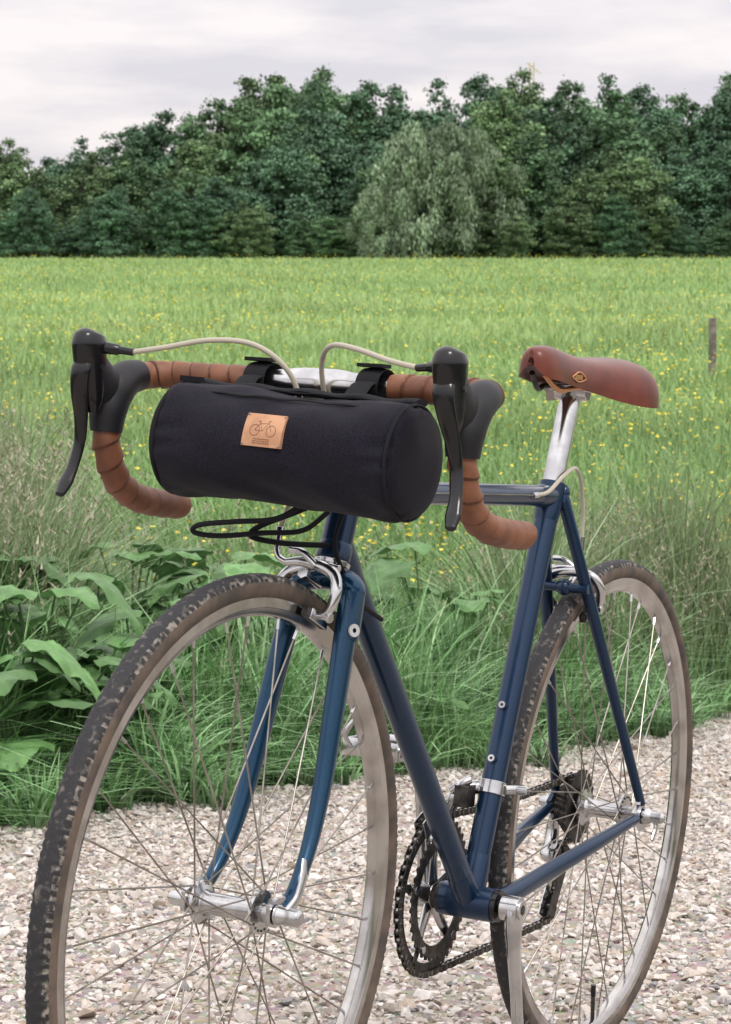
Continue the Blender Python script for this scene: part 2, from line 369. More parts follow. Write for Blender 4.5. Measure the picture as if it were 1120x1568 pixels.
for s in (1,-1):
    P=spline(bar(s),260)
    d=np.concatenate([[0],np.cumsum(np.linalg.norm(np.diff(P,axis=0),axis=1))]); k=int(np.searchsorted(d,.082))
    ff=lambda q,an: (q/tp+s*an/(2*np.pi))%1.0
    def fn(q,an,s=s):
        f=ff(q,an); return .0022*f-.0014-.0010*(f>.95)+.0003*np.sin(q*260+an*3)
    T=P[k:]; Pf=spline(T,560); v,fs=sweep(Pf,.0150,28,fn=fn)
    sa=np.concatenate([[0],np.cumsum(np.linalg.norm(np.diff(Pf,axis=0),axis=1))])
    A1=[];A2=[]
    for f in fs[0]:
        i,j=f[0]//28,f[0]%28; g=ff(sa[i],j*2*np.pi/28)
        (A2 if g>.90 or g<.03 else A1).append(f)
    n0=a.n; a.add((v,[A1,fs[1]]),TAPE); 
    if TAPED not in a.mats: a.mats.append(TAPED)
    for f in A2: a.F.append([q+n0 for q in f]); a.M.append(a.mats.index(TAPED))
    a.add(ball(P[-1],(.004,.0142,.0142)),TAPE); a.add(ball(P[-1]+V3(-.003,0,0),(.003,.011,.011)),BLK)
a.add(sweep([V3(.884,y,.867) for y in (-.09,-.050,-.040,-.030,-.018,.018,.030,.040,.050,.09)],[.0127,.0127,.0132,.0150,.0160,.0160,.0150,.0132,.0127,.0127],28),ALU)
a.add(sweep([V3(.880,-.0155,.864),V3(.880,.0155,.864)],.0168,28),ALU)
a.add(sweep([ax(.79),ax(.80),ax(.81),ax(.852)],[.0185,.0185,.0112,.0112],24),ALU)
a.add(sweep(spline([ax(.856)-V3(.004,0,0),ax(.853)+V3(.03,0,0),V3(.855,0,.858),V3(.878,0,.863)],20),list(zip(lerpn([.0140,.0120,.0120,.0125],20),[.0125]*20)),20,ref=(0,0,1)),ALU)
a.obj('handlebar_and_stem',fa,ang=50)
for s,nm in ((1,'brake_lever_left'),(-1,'brake_lever_right')):
    a=Acc(); y=s*w
    P=spline([V3(.912,s*.206,.864),V3(.932,y,.859),V3(.951,y,.846),V3(.961,y,.826),V3(.962,y,.802)],24)
    a.add(sweep(P,list(zip(lerpn([.0166,.0192,.0212,.0205,.0170],24),lerpn([.0166,.0192,.0212,.0205,.0170],24))),24),RUBB)
    P=spline([V3(.948,y,.834),V3(.966,y,.846),V3(.982,y,.857),V3(.995,y,.868)],20)
    a.add(sweep(P,list(zip(lerpn([.0150,.0150,.0150,.0150],20),lerpn([.025,.024,.022,.021],20))),24,ref=(0,1,0)),RUBB)
    P=spline([V3(.988,y,.822),V3(.990,y,.835),V3(.995,y,.858),V3(1.000,y,.878),V3(1.003,y,.893),V3(1.003,y,.902),V3(1.002,y,.906)],40)
    a.add(sweep(P,list(zip(lerpn([.007,.0115,.0140,.0160,.0168,.0140,.003],40),lerpn([.007,.013,.0175,.0205,.0215,.0175,.004],40))),28,ref=(0,1,0)),BLK)
    yo=lambda z: s*(w+.017*max(0,(.87-z)/.13))
    pts=[(1.006,.880),(1.014,.864),(1.010,.842),(.999,.815),(.994,.790),(.998,.765),(1.006,.747),(1.012,.736)]
    P=spline([V3(px,yo(pz),pz) for px,pz in pts],60)
    wd=lerpn([.010,.0118,.0105,.0082,.0068,.0066,.0085,.0060],60); th=lerpn([.006,.0062,.0055,.0046,.0042,.0042,.0048,.0038],60)
    a.add(sweep(P,list(zip(wd,th)),20,ref=(0,1,0)),BLK); a.add(ball(P[-1],(.0040,.0060,.0042)),BLK)
    a.add(cyl(V3(.999,y-.0172,.868),V3(.999,y+.0172,.868),.0032,14),DARKST)
    p0=V3(.994,s*(w-.012),.889); p1=V3(.986,s*(w-.044),.886)
    a.add(sweep([p0,p0+(p1-p0)*.5,p0+(p1-p0)*.55,p1],[.0065,.0055,.0042,.0038],14),BLK)
    a.obj(nm,fa)
a=Acc()
P=spline([V3(.986,-.166,.886),V3(.980,-.130,.893),V3(.968,-.085,.903),V3(.952,-.045,.902),V3(.934,-.018,.884),V3(.918,-.006,.856),V3(.900,.0,.80),V3(.882,.004,.74)],80)
a.add(sweep(P,.0028,10),CAB)
P=spline([V3(.986,.166,.886),V3(.980,.130,.892),V3(.966,.085,.902),V3(.948,.048,.905),V3(.925,.024,.892),V3(.905,.016,.862),V3(.880,.016,.82),V3(.84,.014,.775),V3(.80,.016,.765)],80)
a.add(sweep(P,.0028,10),CAB)
a.obj('brake_cables',fa)
a=Acc()
P=spline([V3(.335,.014,.757),V3(.30,.016,.762),V3(.262,.0175,.781),V3(.215,.014,.792),V3(.172,.006,.775),V3(.147,.002,.735),V3(.143,.002,.700)],70)
a.add(sweep(P,.0026,10),CAB)
a.add(sweep([P[-1]+V3(0,0,.004),P[-1]-V3(0,0,.014)],.0040,12),ALU); a.add(cyl(P[0]-V3(.004,0,0),P[0]+V3(.010,0,-.001),.0042,12),ALU)
a.add(cyl(P[-1],P[-1]-V3(.002,0,.045),.0008,6),STEEL)
a.add(cyl(P[0],V3(.79,.0135,.757),.0008,6),STEEL)
a.obj('rear_brake_cable',bike)
def caliper(parent,name,piv,ax0,f):
    a=Acc(); rad=ax0
    def Q(y,r,k): return piv+V3(0,y,0)+rad*r+f*k
    a.add(cyl(Q(0,0,-.022),Q(0,0,.014),.0040,14),ALU); a.add(cyl(Q(0,0,.010),Q(0,0,.017),.0065,6),ALU)
    rr=list(zip(lerpn([.004,.005,.0055,.0058,.0058,.0054,.0045],50),lerpn([.0040,.0055,.0068,.0068,.0062,.0056,.005],50)))
    for s,k in ((1,.004),(-1,-.003)):
        P=spline([Q(-s*.030,.014,k),Q(-s*.012,.016,k),Q(s*.012,.013,k),Q(s*.029,.005,k),Q(s*.0365,-.010,k),Q(s*.0350,-.026,k*.5),Q(s*.0285,-.040,0)],50)
        a.add(sweep(P,rr,16,ref=f),ALU)
    a.add(sweep(spline([Q(-.028,.013,.004),Q(-.040,.018,.004),Q(-.046,.028,.004)],14),.0036,12),ALU)
    a.add(cyl(Q(-.045,.024,.004),Q(-.047,.044,.004),.0034,12),ALU)
    a.add(cyl(Q(-.047,.044,.004),Q(-.048,.051,.004),.0048,12),ALU)
    a.add(cyl(Q(-.048,.051,.004),Q(-.040,.085,.010),.0026,8),CAB)
    a.add(sweep(spline([Q(.008,.012,.006),Q(-.010,.024,.010),Q(-.026,.026,.010)],14),.0040,12),ALU)
    tan=nrm(np.cross(rad,V3(0,1,0)))
    R=np.array([tan,V3(0,1,0),rad]).T
    for s in (1,-1):
        a.add(cyl(Q(s*.034,-.040,0),Q(s*.020,-.040,0),.0036,12),ALU); a.add(cyl(Q(s*.032,-.040,0),Q(s*.037,-.040,0),.0060,6),ALU)
        a.add(box(Q(s*.0175,-.042,0),(.046,.008,.010),R),DARKST); a.add(box(Q(s*.0220,-.042,0),(.036,.003,.011),R),ALU)
    a.obj(name,parent,bevel=.0006)
rd=nrm(V3(.866,0,.664)-F0); caliper(fa,'front_brake_caliper',F0+rd*.348+nrm(V3(rd[2],0,-rd[0]))*.012,rd,nrm(V3(rd[2],0,-rd[0])))
rd2=nrm(brg-AX); f2=-nrm(V3(rd2[2],0,-rd2[0])); caliper(bike,'rear_brake_caliper',AX+rd2*.350+f2*.024,rd2,f2)
def ringpoly(c,y0,y1,rin,n,rt,tooth):
    V=[];F=[];m=n*4
    for k in range(m):
        an=2*math.pi*k/m; r=rt-(tooth if k%4 in(0,3) else 0)
        for rr,yy in ((r,y0),(r,y1),(rin,y1),(rin,y0)): V.append((c[0]+math.cos(an)*rr,yy,c[2]+math.sin(an)*rr))
    for k in range(m):
        k2=(k+1)%m
        for j in range(4): j2=(j+1)%4; F.append([k*4+j,k*4+j2,k2*4+j2,k2*4+j])
    return np.array(V),[F]
a=Acc()
a.add(ringpoly(BB,-.0475,-.0500,.082,48,.1000,.0050),DARKST)
a.add(ringpoly(BB,-.0400,-.0425,.060,38,.0785,.0045),DARKST)
for k in range(5):
    an=math.radians(72*k+85); d=V3(math.cos(an),0,math.sin(an))
    a.add(sweep([BB+V3(0,-.050,0)+d*.012,BB+V3(0,-.050,0)+d*.045,BB+V3(0,-.047,0)+d*.074],[(.004,.013),(.0035,.009),(.003,.0075)],14,ref=(0,1,0)),ALU)
    a.add(sweep([BB+V3(0,-.046,0)+d*.066,BB+V3(0,-.046,0)+d*.090],[(.002,.006),(.002,.005)],12,ref=(0,1,0)),DARKST)
    a.add(cyl(BB+V3(0,-.038,0)+d*.070,BB+V3(0,-.054,0)+d*.070,.0048,14),ALU)
cd=nrm(V3(-.014,0,-.17))
def crank(s,d,y0,y1):
    c=BB+V3(0,y0,0); e=c+d*.170+V3(0,y1-y0,0)
    P=[c-d*.012,c,c+d*.02,c+d*.05+V3(0,s*.002,0),c+(e-c)*.6,e-d*.015,e,e+d*.010]
    a.add(sweep(P,[(.006,.009),(.0105,.0165),(.0095,.0155),(.0075,.0120),(.0065,.0105),(.0065,.0110),(.0065,.0120),(.0045,.0075)],20,ref=(0,1,0)),ALU)
    a.add(cyl(c+V3(0,-s*.014,0),c+V3(0,s*.008,0),.0155,24),ALU); a.add(cyl(c+V3(0,s*.008,0),c+V3(0,s*.0112,0),.0120,24),ALU)
    a.add(cyl(c+V3(0,s*.0112,0),c+V3(0,s*.0118,0),.0065,6),DARKST)
    return e
eL=crank(1,cd,.059,.072); eR=crank(-1,-cd,-.060,-.074)
a.obj('crankset',bike,bevel=.0005)
for e,s,nm in ((eL,1,'pedal_left'),(eR,-1,'pedal_right')):
    a=Acc(); c=e+V3(0,s*.055,0)
    a.add(cyl(e,e+V3(0,s*.095,0),.0070,16),ALU)
    for xx in (-.034,.034):
        a.add(sweep(spline([c+V3(xx*.5,-s*.036,0),c+V3(xx,-s*.026,.003),c+V3(xx*1.08,0,.004),c+V3(xx,s*.030,.003),c+V3(xx*.5,s*.042,0)],24),[(.0115,.0022)]*24,10,ref=(0,0,1)),ALU)
    a.add(box(c+V3(0,-s*.034,0),(.050,.005,.020)),ALU); a.add(box(c+V3(0,s*.040,0),(.046,.004,.022)),ALU)
    for yy in (-.012,.014): a.add(box(c+V3(0,yy,0),(.060,.0025,.014)),ALU)
    a.add(cyl(c+V3(0,-s*.018,0),c+V3(0,s*.018,0),.010,16),DARKST)
    a.add(sweep(spline([c+V3(.034,-.02,.0),c+V3(.060,-.018,.022),c+V3(.052,0,.045),c+V3(.060,.018,.022),c+V3(.034,.02,0)],24),[(.0015,.004)]*24,8),ALU)
    a.obj(nm,bike,bevel=.0008)
a=Acc()
for n_,y in [(24,-.0285),(22,-.0325),(20,-.0365),(18,-.0405),(16,-.0445),(14,-.0485),(13,-.0520)]:
    r=n_*.0127/(2*math.pi)+.0022; a.add(ringpoly(AX,y-.0009,y+.0009,.016,n_,r,.0038),DARKST)
a.add(cyl(AX+V3(0,-.024,0),AX+V3(0,-.054,0),.0175,24),DARKST)
a.obj('cassette',bike)
g1=V3(.018,-.0405,.268); g2=V3(.052,-.0405,.205)
a=Acc()
for g in (g1,g2):
    a.add(ringpoly(g,-.0385,-.0425,.004,11,.0215,.004),BLK); a.add(cyl(g+V3(0,.006,0),g-V3(0,.006,0),.0055,12),STEEL)
for y in (-.0335,-.0475):
    d=nrm(g2-g1); q=V3(-d[2],0,d[0]); po=[g1-d*.014+q*.010,g1-d*.014-q*.010,g2+d*.014-q*.009,g2+d*.014+q*.009]
    a.add(extr([(p[0],p[2]) for p in po],y-.001,y+.001),ALU if y<-.04 else DARKST)
a.add(sweep(spline([V3(-.002,-.064,.318),V3(-.016,-.070,.300),V3(-.008,-.068,.275),g1+V3(0,-.022,0),g1+V3(0,-.008,0)],24),list(zip(lerpn([.008,.010,.011,.010,.008],24),lerpn([.006,.009,.010,.009,.008],24))),14),ALU)
a.obj('rear_derailleur',bike,bevel=.0005)
a=Acc()
rc=20*.0127/(2*math.pi); rch=.0960; y1,y2=-.0485,-.0405
path=[]
for an in np.linspace(-95,96,40): path.append(BB+V3(math.cos(math.radians(an))*rch,y1,math.sin(math.radians(an))*rch))
for t in np.linspace(.04,.96,30): 
    p=(BB+V3(-.01,y1,rch))*(1-t)+(AX+V3(.004,y2,rc))*t; path.append(p-V3(0,0,.006*math.sin(math.pi*t)))
for an in np.linspace(92,250,18): path.append(AX+V3(math.cos(math.radians(an))*rc,y2,math.sin(math.radians(an))*rc))
for an in np.linspace(120,-20,8): path.append(g1+V3(math.cos(math.radians(an))*.019,0,math.sin(math.radians(an))*.019))
for an in np.linspace(160,290,8): path.append(g2+V3(math.cos(math.radians(an))*.019,0,math.sin(math.radians(an))*.019))
for t in np.linspace(.05,.97,30): path.append((g2+V3(.006,0,-.020))*(1-t)+(BB+V3(-.008,y1,-rch))*t)
path=np.array(path); path=np.vstack([path,path[:1]])
d=np.concatenate([[0],np.cumsum(np.linalg.norm(np.diff(path,axis=0),axis=1))]); nl=int(d[-1]/.0127)
q=np.stack([np.interp(np.linspace(0,d[-1],nl+1),d,path[:,k]) for k in range(3)],1)
for i in range(nl):
    p0,p1=q[i],q[i+1]; t=nrm(p1-p0); nn=nrm(np.cross(t,V3(0,1,0))); yy=np.cross(nn,t); R=np.array([t,yy,nn]).T; wq=.0034 if i%2 else .0022
    for s in (1,-1): a.add(box((p0+p1)/2+yy*s*wq,(.0165,.0012,.0082 if i%2 else .0076),R),DARKST)
    a.add(cyl(p0-yy*.0040,p0+yy*.0040,.0036,8),STEEL)
a.obj('chain',bike)
a=Acc()
cz=BB+sd*.140
a.add(sweep([cz-sd*.008,cz+sd*.008],.0172,28),ALU)
a.add(sweep(spline([cz+V3(.0,.016,0),cz+V3(-.014,.026,.0),cz+V3(-.020,.034,.0)],12),.0065,12),ALU); a.add(cyl(cz+V3(-.010,.022,0),cz+V3(-.014,.040,0),.0048,12),ALU)
P=spline([cz+V3(.004,-.016,0),cz+V3(.016,-.026,-.003),cz+V3(.024,-.036,-.012),cz+V3(.022,-.044,-.028)],20)
a.add(sweep(P,[(.0090,.008)]*20,12),ALU); a.add(box(cz+V3(.026,-.024,-.010),(.024,.018,.026)),DARKST)
a.add(sweep(spline([cz+V3(.022,-.020,.010),cz+V3(.030,-.028,.004),cz+V3(.030,-.040,-.006)],12),.0055,12),ALU)
cg=[]
for an in np.linspace(58,102,12): cg.append((BB[0]+math.cos(math.radians(an))*.112,BB[2]+math.sin(math.radians(an))*.112))
for an in np.linspace(102,58,12): cg.append((BB[0]+math.cos(math.radians(an))*.086,BB[2]+math.sin(math.radians(an))*.086))
a.add(extr(cg,-.0535,-.0550),ALU); a.add(extr(cg,-.0415,-.0430),ALU)
a.obj('front_derailleur',bike,bevel=.0005)
# ---------------------------------------------------------------- handlebar bag
bc=V3(.936,.004,.797); br=.0575; hl=.147
TILT=Matrix.Translation(bc.tolist())@Matrix.Rotation(-.030,4,'X')@Matrix.Translation((-bc).tolist())
a=Acc()
prof=[(0,-hl),(.030,-hl-.001),(.046,-hl+.001),(.052,-hl+.005),(.0555,-hl+.011)]+[(.0572+.0009*math.sin(t*9)+.0008*math.cos(t*5.3),-hl+.016+t*(2*hl-.032)) for t in np.linspace(0,1,90)]+[(.0560,hl-.010),(.0535,hl-.004),(.047,hl-.001),(.030,hl+.001),(0,hl)]
npf=len(prof)
def sag(i,j):
    an=i*2*np.pi/128; t=j/npf
    r=.0018*np.sin(an*3+t*7)+.0013*np.sin(an*5-t*15)+.0005*np.sin(t*23+an*6+np.sin(an*2)*2)+.0004*np.sin(t*31-an*9)
    e=np.exp(-((t-.06)/.08)**2)+np.exp(-((t-.94)/.08)**2)
    r=r+.0011*e*np.sin(an*13+np.sin(an*4)*2+t*9)
    return r*((j>3)&(j<npf-4))
a.add(lathe(prof,bc,128,fn=sag),FAB)
for yy in (-hl+.012,hl-.011):
    t=np.linspace(0,2*np.pi,72,endpoint=False); a.add(sweep(np.stack([bc[0]+.0574*np.cos(t),0*t+bc[1]+yy,bc[2]+.0574*np.sin(t)],1),.0021,8,closed=True),WEB)
for an,rr,r0 in ((92,.0585,.0022),(62,.0582,.0014)):
    d=V3(math.cos(math.radians(an)),0,math.sin(math.radians(an)))
    P=[V3(bc[0],0,bc[2])+d*(rr+.0006*math.sin(k*.9))+V3(0,bc[1]+yy,0) for k,yy in enumerate(np.linspace(-hl+.01,hl-.01,40))]
    a.add(sweep(P,[(r0*.8,r0*1.6)]*40,10,ref=d),WEB)
P=[]
for k,yy in enumerate(np.linspace(-hl+.012,hl-.012,40)): P.append(bc+V3(-.012,yy,.0590+.0014*math.sin(k*.7)))
a.add(sweep(P,[(.0040,.013)]*40,12,ref=(0,0,1)),WEB)
a.add(box(bc+V3(.004,-hl+.020,.062),(.010,.024,.006)),WEB)
a.add(box(V3(.932,bc[1]-hl-.006,.806),(.022,.010,.014)),WEB)
ob=a.obj('handlebar_bag',fa,ang=45); ob.matrix_local=TILT
a=Acc()
for yy in (-.068,.066):
    t=np.linspace(0,2*np.pi,40,endpoint=False); rr=.0182
    P=np.stack([.884+rr*np.cos(t)+.004*np.cos(t),0*t+yy,.867+rr*np.sin(t)],1)
    a.add(sweep(P,[(.0135,.0016)]*40,12,closed=True,ref=(0,1,0)),WEB)
    a.add(box(V3(.892,yy,.8885),(.020,.030,.004)),WEB)
    a.add(sweep([V3(.902,yy,.872),V3(.915,yy,.868),V3(.930,yy,.856)],[(.0125,.0016)]*3,12,ref=(0,1,0)),WEB)
a.obj('bag_straps',fa,bevel=.0006)
a=Acc()
na,nb=10,10; rp=.0606
def pc(u,v,r=rp):
    al=math.radians(18+16.5*v); return bc+V3(math.cos(al)*r,-.004+u*.0225,math.sin(al)*r)
V=[];F=[]
for i in range(na+1):
    for j in range(nb+1): V.append(pc(-1+2*i/na,-1+2*j/nb))
for i in range(na):
    for j in range(nb): F.append([i*(nb+1)+j,(i+1)*(nb+1)+j,(i+1)*(nb+1)+j+1,i*(nb+1)+j+1])
k0=len(V)
for i in range(na+1):
    for j in range(nb+1): V.append(pc(-1+2*i/na,-1+2*j/nb,rp-.0055))
edge=[i*(nb+1) for i in range(na+1)]+[na*(nb+1)+j for j in range(1,nb+1)]+[i*(nb+1)+nb for i in range(na-1,-1,-1)]+[j for j in range(nb-1,0,-1)]
for q1,q2 in zip(edge,edge[1:]+edge[:1]): F.append([q1,q2,q2+k0,q1+k0])
a.add((np.array(V),[F]),PATCH)
def line(pts,r=.00030): a.add(sweep([pc(u,v,rp+.0001) for u,v in pts],r,6),ENGR)
for cx in (-.42,.42):
    t=np.linspace(0,2*np.pi,25); line([(cx+.24*math.cos(q),-.05+.33*math.sin(q)) for q in t])
line([(-.42,-.05),(-.22,.35),(.22,.40),(-.02,-.08),(-.42,-.05)]); line([(-.02,-.08),(-.26,.48)]); line([(.42,-.05),(.20,.52),(.32,.58)]); line([(-.34,.50),(-.18,.50)])
for vv in (-.56,-.68,-.80):
    for k in range(8): line([(-.42+k*.11,vv),(-.36+k*.11,vv)],.0005)
for u in (-.93,.93):
    for v in (-.9,.9): a.add(ball(pc(u,v,rp),.0012,8,6),STEEL)
ob=a.obj('leather_patch',fa); ob.matrix_local=TILT
a=Acc()
P=spline([V3(.93,.015,.742),V3(.94,-.01,.726),V3(.955,-.05,.720),V3(.965,-.085,.714),V3(.962,-.092,.706),V3(.95,-.07,.704),V3(.93,-.03,.710),V3(.90,.0,.715),V3(.87,.012,.735)],70)
a.add(sweep(P,.0028,8),WEB)
P=spline([V3(.90,.03,.750),V3(.92,.0,.733),V3(.93,-.035,.716),V3(.925,-.045,.705),V3(.90,-.02,.70),V3(.86,.01,.70)],50)
a.add(sweep(P,.0030,8),WEB)
P=spline([V3(.84,.02,.78),V3(.855,.022,.74),V3(.862,.018,.70),V3(.84,.026,.66),V3(.81,.024,.64),V3(.75,.019,.62)],50)
a.add(sweep(P,.0026,8),WEB)
a.obj('bungee_cord',fa)
# ---------------------------------------------------------------- ground, path
def grid(us,vs,fn):
    X,Y=np.meshgrid(us,vs,indexing='ij'); V=fn(X,Y); n,m=X.shape
    i,j=np.meshgrid(np.arange(n-1),np.arange(m-1),indexing='ij'); k=(i*m+j).ravel()
    return V.reshape(-1,3),np.stack([k,k+m,k+m+1,k+1],1)
def axis_vals(lo,hi,fine,c):
    o=[c];st=fine
    while o[-1]<hi: o.append(o[-1]+st); st*=1.06 if abs(o[-1]-c)>6 else 1
    p=[c];st=fine
    while p[-1]>lo: p.append(p[-1]-st); st*=1.06 if abs(p[-1]-c)>6 else 1
    return np.array(p[::-1][:-1]+o)
gx=axis_vals(-700,700,.15,0); gy=axis_vals(-40,1200,.15,6)
def gfn(X,Y):
    s=sdist(X,Y); Z=terr(X,Y)-np.where((s<-.12)&(s>-5),.04,0)
    return np.stack([X,Y,Z],-1)
Vg,Fg=grid(gx,gy,gfn)
m,t,b=newmat('field_ground'); L=t.links
ge=t.nodes.new('ShaderNodeNewGeometry'); sx=t.nodes.new('ShaderNodeSeparateXYZ'); L.new(ge.outputs['Position'],sx.inputs[0])
mr=t.nodes.new('ShaderNodeMapRange'); mr.inputs[1].default_value=8; mr.inputs[2].default_value=30; L.new(sx.outputs['Y'],mr.inputs[0])
mp=t.nodes.new('ShaderNodeMapping'); mp.inputs['Scale'].default_value=(.12,.5,1); L.new(ge.outputs['Position'],mp.inputs[0])
n1=t.nodes.new('ShaderNodeTexNoise'); n1.inputs['Scale'].default_value=.6; n1.inputs['Detail'].default_value=5; L.new(mp.outputs[0],n1.inputs['Vector'])
r1=t.nodes.new('ShaderNodeValToRGB'); r1.color_ramp.elements[0].position=.38; r1.color_ramp.elements[1].position=.62
r1.color_ramp.elements[0].color=(.21,.34,.13,1); r1.color_ramp.elements[1].color=(.30,.40,.16,1); L.new(n1.outputs['Fac'],r1.inputs['Fac'])
n2=t.nodes.new('ShaderNodeTexNoise'); n2.inputs['Scale'].default_value=9; n2.inputs['Detail'].default_value=4; L.new(ge.outputs['Position'],n2.inputs['Vector'])
r2=t.nodes.new('ShaderNodeValToRGB'); r2.color_ramp.elements[0].color=(.025,.045,.016,1); r2.color_ramp.elements[1].color=(.07,.09,.04,1); L.new(n2.outputs['Fac'],r2.inputs['Fac'])
mx=t.nodes.new('ShaderNodeMix'); mx.data_type='RGBA'; L.new(mr.outputs[0],mx.inputs[0]); L.new(r2.outputs[0],mx.inputs[6]); L.new(r1.outputs[0],mx.inputs[7])
L.new(mx.outputs[2],b.inputs['Base Color']); b.inputs['Roughness'].default_value=.9; b.inputs['Specular IOR Level'].default_value=.1
mkmesh('ground',Vg,[Fg],mats=[m],smooth_=True)
m,t,b=newmat('gravel_bed'); L=t.links
ge=t.nodes.new('ShaderNodeNewGeometry')
vo=t.nodes.new('ShaderNodeTexVoronoi'); vo.inputs['Scale'].default_value=55; L.new(ge.outputs['Position'],vo.inputs['Vector'])
no=t.nodes.new('ShaderNodeTexNoise'); no.inputs['Scale'].default_value=3; no.inputs['Detail'].default_value=5; L.new(ge.outputs['Position'],no.inputs['Vector'])
ra_=t.nodes.new('ShaderNodeValToRGB'); ra_.color_ramp.elements[0].color=(.32,.275,.23,1); ra_.color_ramp.elements[1].color=(.50,.45,.40,1); L.new(no.outputs['Fac'],ra_.inputs['Fac'])
mm=t.nodes.new('ShaderNodeMix'); mm.data_type='RGBA'; mm.blend_type='MULTIPLY'; mm.inputs[0].default_value=.35; L.new(ra_.outputs[0],mm.inputs[6]); L.new(vo.outputs['Color'],mm.inputs[7]); L.new(mm.outputs[2],b.inputs['Base Color'])
bp=t.nodes.new('ShaderNodeBump'); bp.inputs['Distance'].default_value=.01; L.new(vo.outputs['Distance'],bp.inputs['Height']); L.new(bp.outputs[0],b.inputs['Normal']); b.inputs['Roughness'].default_value=.95
def pfn(U,S):
    Sx=S+np.where(S>-.5,.08*np.sin(U*2.1)+.05*np.sin(U*5.3+1),0)
    X=A[0]+E[0]*U+N[0]*Sx; Y=A[1]+E[1]*U+N[1]*Sx
    return np.stack([X,Y,terr(X,Y)+.004],-1)
Vp,Fp=grid(np.arange(-50,80,.2),np.concatenate([np.arange(-4.6,-.1,.25),np.linspace(-.1,.14,4)]),pfn)
mkmesh('gravel_path',Vp,[Fp],mats=[m],smooth_=True)
def hull(k):
    bm=bmesh.new()
    for _ in range(k):
        v=rng.normal(size=3); v/=np.linalg.norm(v); v*=rng.uniform(.8,1.0); bm.verts.new((v*np.array([1,.78,.55])).tolist())
    bmesh.ops.convex_hull(bm,input=bm.verts); bmesh.ops.triangulate(bm,faces=bm.faces)
    loose=[v for v in bm.verts if not v.link_faces]; bmesh.ops.delete(bm,geom=loose,context='VERTS')
    bm.verts.index_update(); vv=np.array([v.co[:] for v in bm.verts]); ff=np.array([[q.index for q in f.verts] for f in bm.faces]); bm.free(); return vv,ff
def rotm(n):
    q=rng.normal(size=(n,4)); q/=np.linalg.norm(q,axis=1)[:,None]; w_,x,y,z=q.T
    return np.stack([1-2*(y*y+z*z),2*(x*y-z*w_),2*(x*z+y*w_),2*(x*y+z*w_),1-2*(x*x+z*z),2*(y*z-x*w_),2*(x*z-y*w_),2*(y*z+x*w_),1-2*(x*x+y*y)],1).reshape(n,3,3)
NS=90000
x=rng.uniform(-2.6,2.8,NS*2); y=rng.uniform(2.2,8.8,NS*2); s=sdist(x,y)
k=(s<.10+.10*np.sin(udist(x,y)*2.1)+rng.normal(size=NS*2)*.08)&(s>-3.6)&(np.abs(x)<.16*y+.65)
x,y=x[k][:NS],y[k][:NS]; n=len(x)
u3=rng.random(n)
rr=np.where(u3<.02,rng.uniform(.016,.027,n),np.where(u3<.18,rng.uniform(.010,.017,n),rng.uniform(.0045,.0105,n)))
pal=np.array([[.60,.555,.515],[.54,.485,.435],[.64,.61,.58],[.45,.375,.31],[.57,.505,.45],[.32,.315,.315],[.68,.65,.62]])
pc_=pal[rng.choice(7,n,p=[.26,.2,.17,.10,.16,.03,.08])]*rng.uniform(.82,1.10,(n,1))
Vs=[];Fs=[];Cs=[];off=0; R=rotm(n); var=rng.integers(0,14,n)
for q in range(14):
    hv,hf=hull(11); ids=np.where(var==q)[0]
    v=np.einsum('nij,kj->nki',R[ids],hv)*rr[ids][:,None,None]; v[:,:,2]*=.70
    v+=np.stack([x[ids],y[ids],terr(x[ids],y[ids])+rr[ids]*.25+rng.uniform(0,.007,len(ids))],1)[:,None]
    Vs.append(v.reshape(-1,3)); Fs.append((hf[None]+(np.arange(len(ids))*len(hv))[:,None,None]+off).reshape(-1,3)); off+=len(ids)*len(hv)
    Cs.append(np.repeat(pc_[ids],len(hv),0))
mkmesh('gravel',np.concatenate(Vs),[np.concatenate(Fs)],col=np.concatenate(Cs),mats=[attrmat('crushed_stone',rough=.85,noise=(120,.20),spec=.2)])
# ---------------------------------------------------------------- grass
GR=attrmat('grass_blade',rough=.36,trans=0,spec=.6)
GF=attrmat('field_grass_blade',rough=.6,trans=0,spec=.3)
def vn(x,y,sc=1,ph=0):
    x=x*sc;y=y*sc
    return (np.sin(x*1.7+1.3*np.sin(y*1.1+ph)+ph)+np.sin(y*2.3+1.7*np.sin(x*.9+ph*2))+np.sin((x+y)*3.1+ph*3)*.6+np.sin((x-y*1.3)*5.3+ph)*.4)/3
def blades(P,h,wd,az,lean,K,cb,ct):
    n=len(P); t=np.linspace(0,1,K+1)[None,:]
    face=az+rng.uniform(-1.2,1.2,n)+np.pi/2
    hor=(lean*h)[:,None]*t**2; up=h[:,None]*(t-.45*np.minimum(lean,1.2)[:,None]*t**2.2)
    c=P[:,None]+np.stack([hor*np.cos(az)[:,None],hor*np.sin(az)[:,None],up],-1)
    ww=wd[:,None]*np.clip(1.02-t**1.8,.04,1)*.5
    side=np.stack([np.cos(face),np.sin(face),0*face],-1)[:,None]*ww[...,None]
    V=np.stack([c-side,c+side],2)
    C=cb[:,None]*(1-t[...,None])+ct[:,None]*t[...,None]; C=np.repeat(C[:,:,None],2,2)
    b=(np.arange(n)*(K+1)*2)[:,None]+np.arange(K)[None]*2; b=b.ravel()
    F=np.stack([b,b+1,b+3,b+2],1)
    return V.reshape(-1,3),F,C.reshape(-1,3)
def join(parts):
    V=[];F=[];C=[];o=0
    for v,f,c in parts: V.append(v);F.append(f+o);C.append(c);o+=len(v)
    return np.concatenate(V),np.concatenate(F),np.concatenate(C)
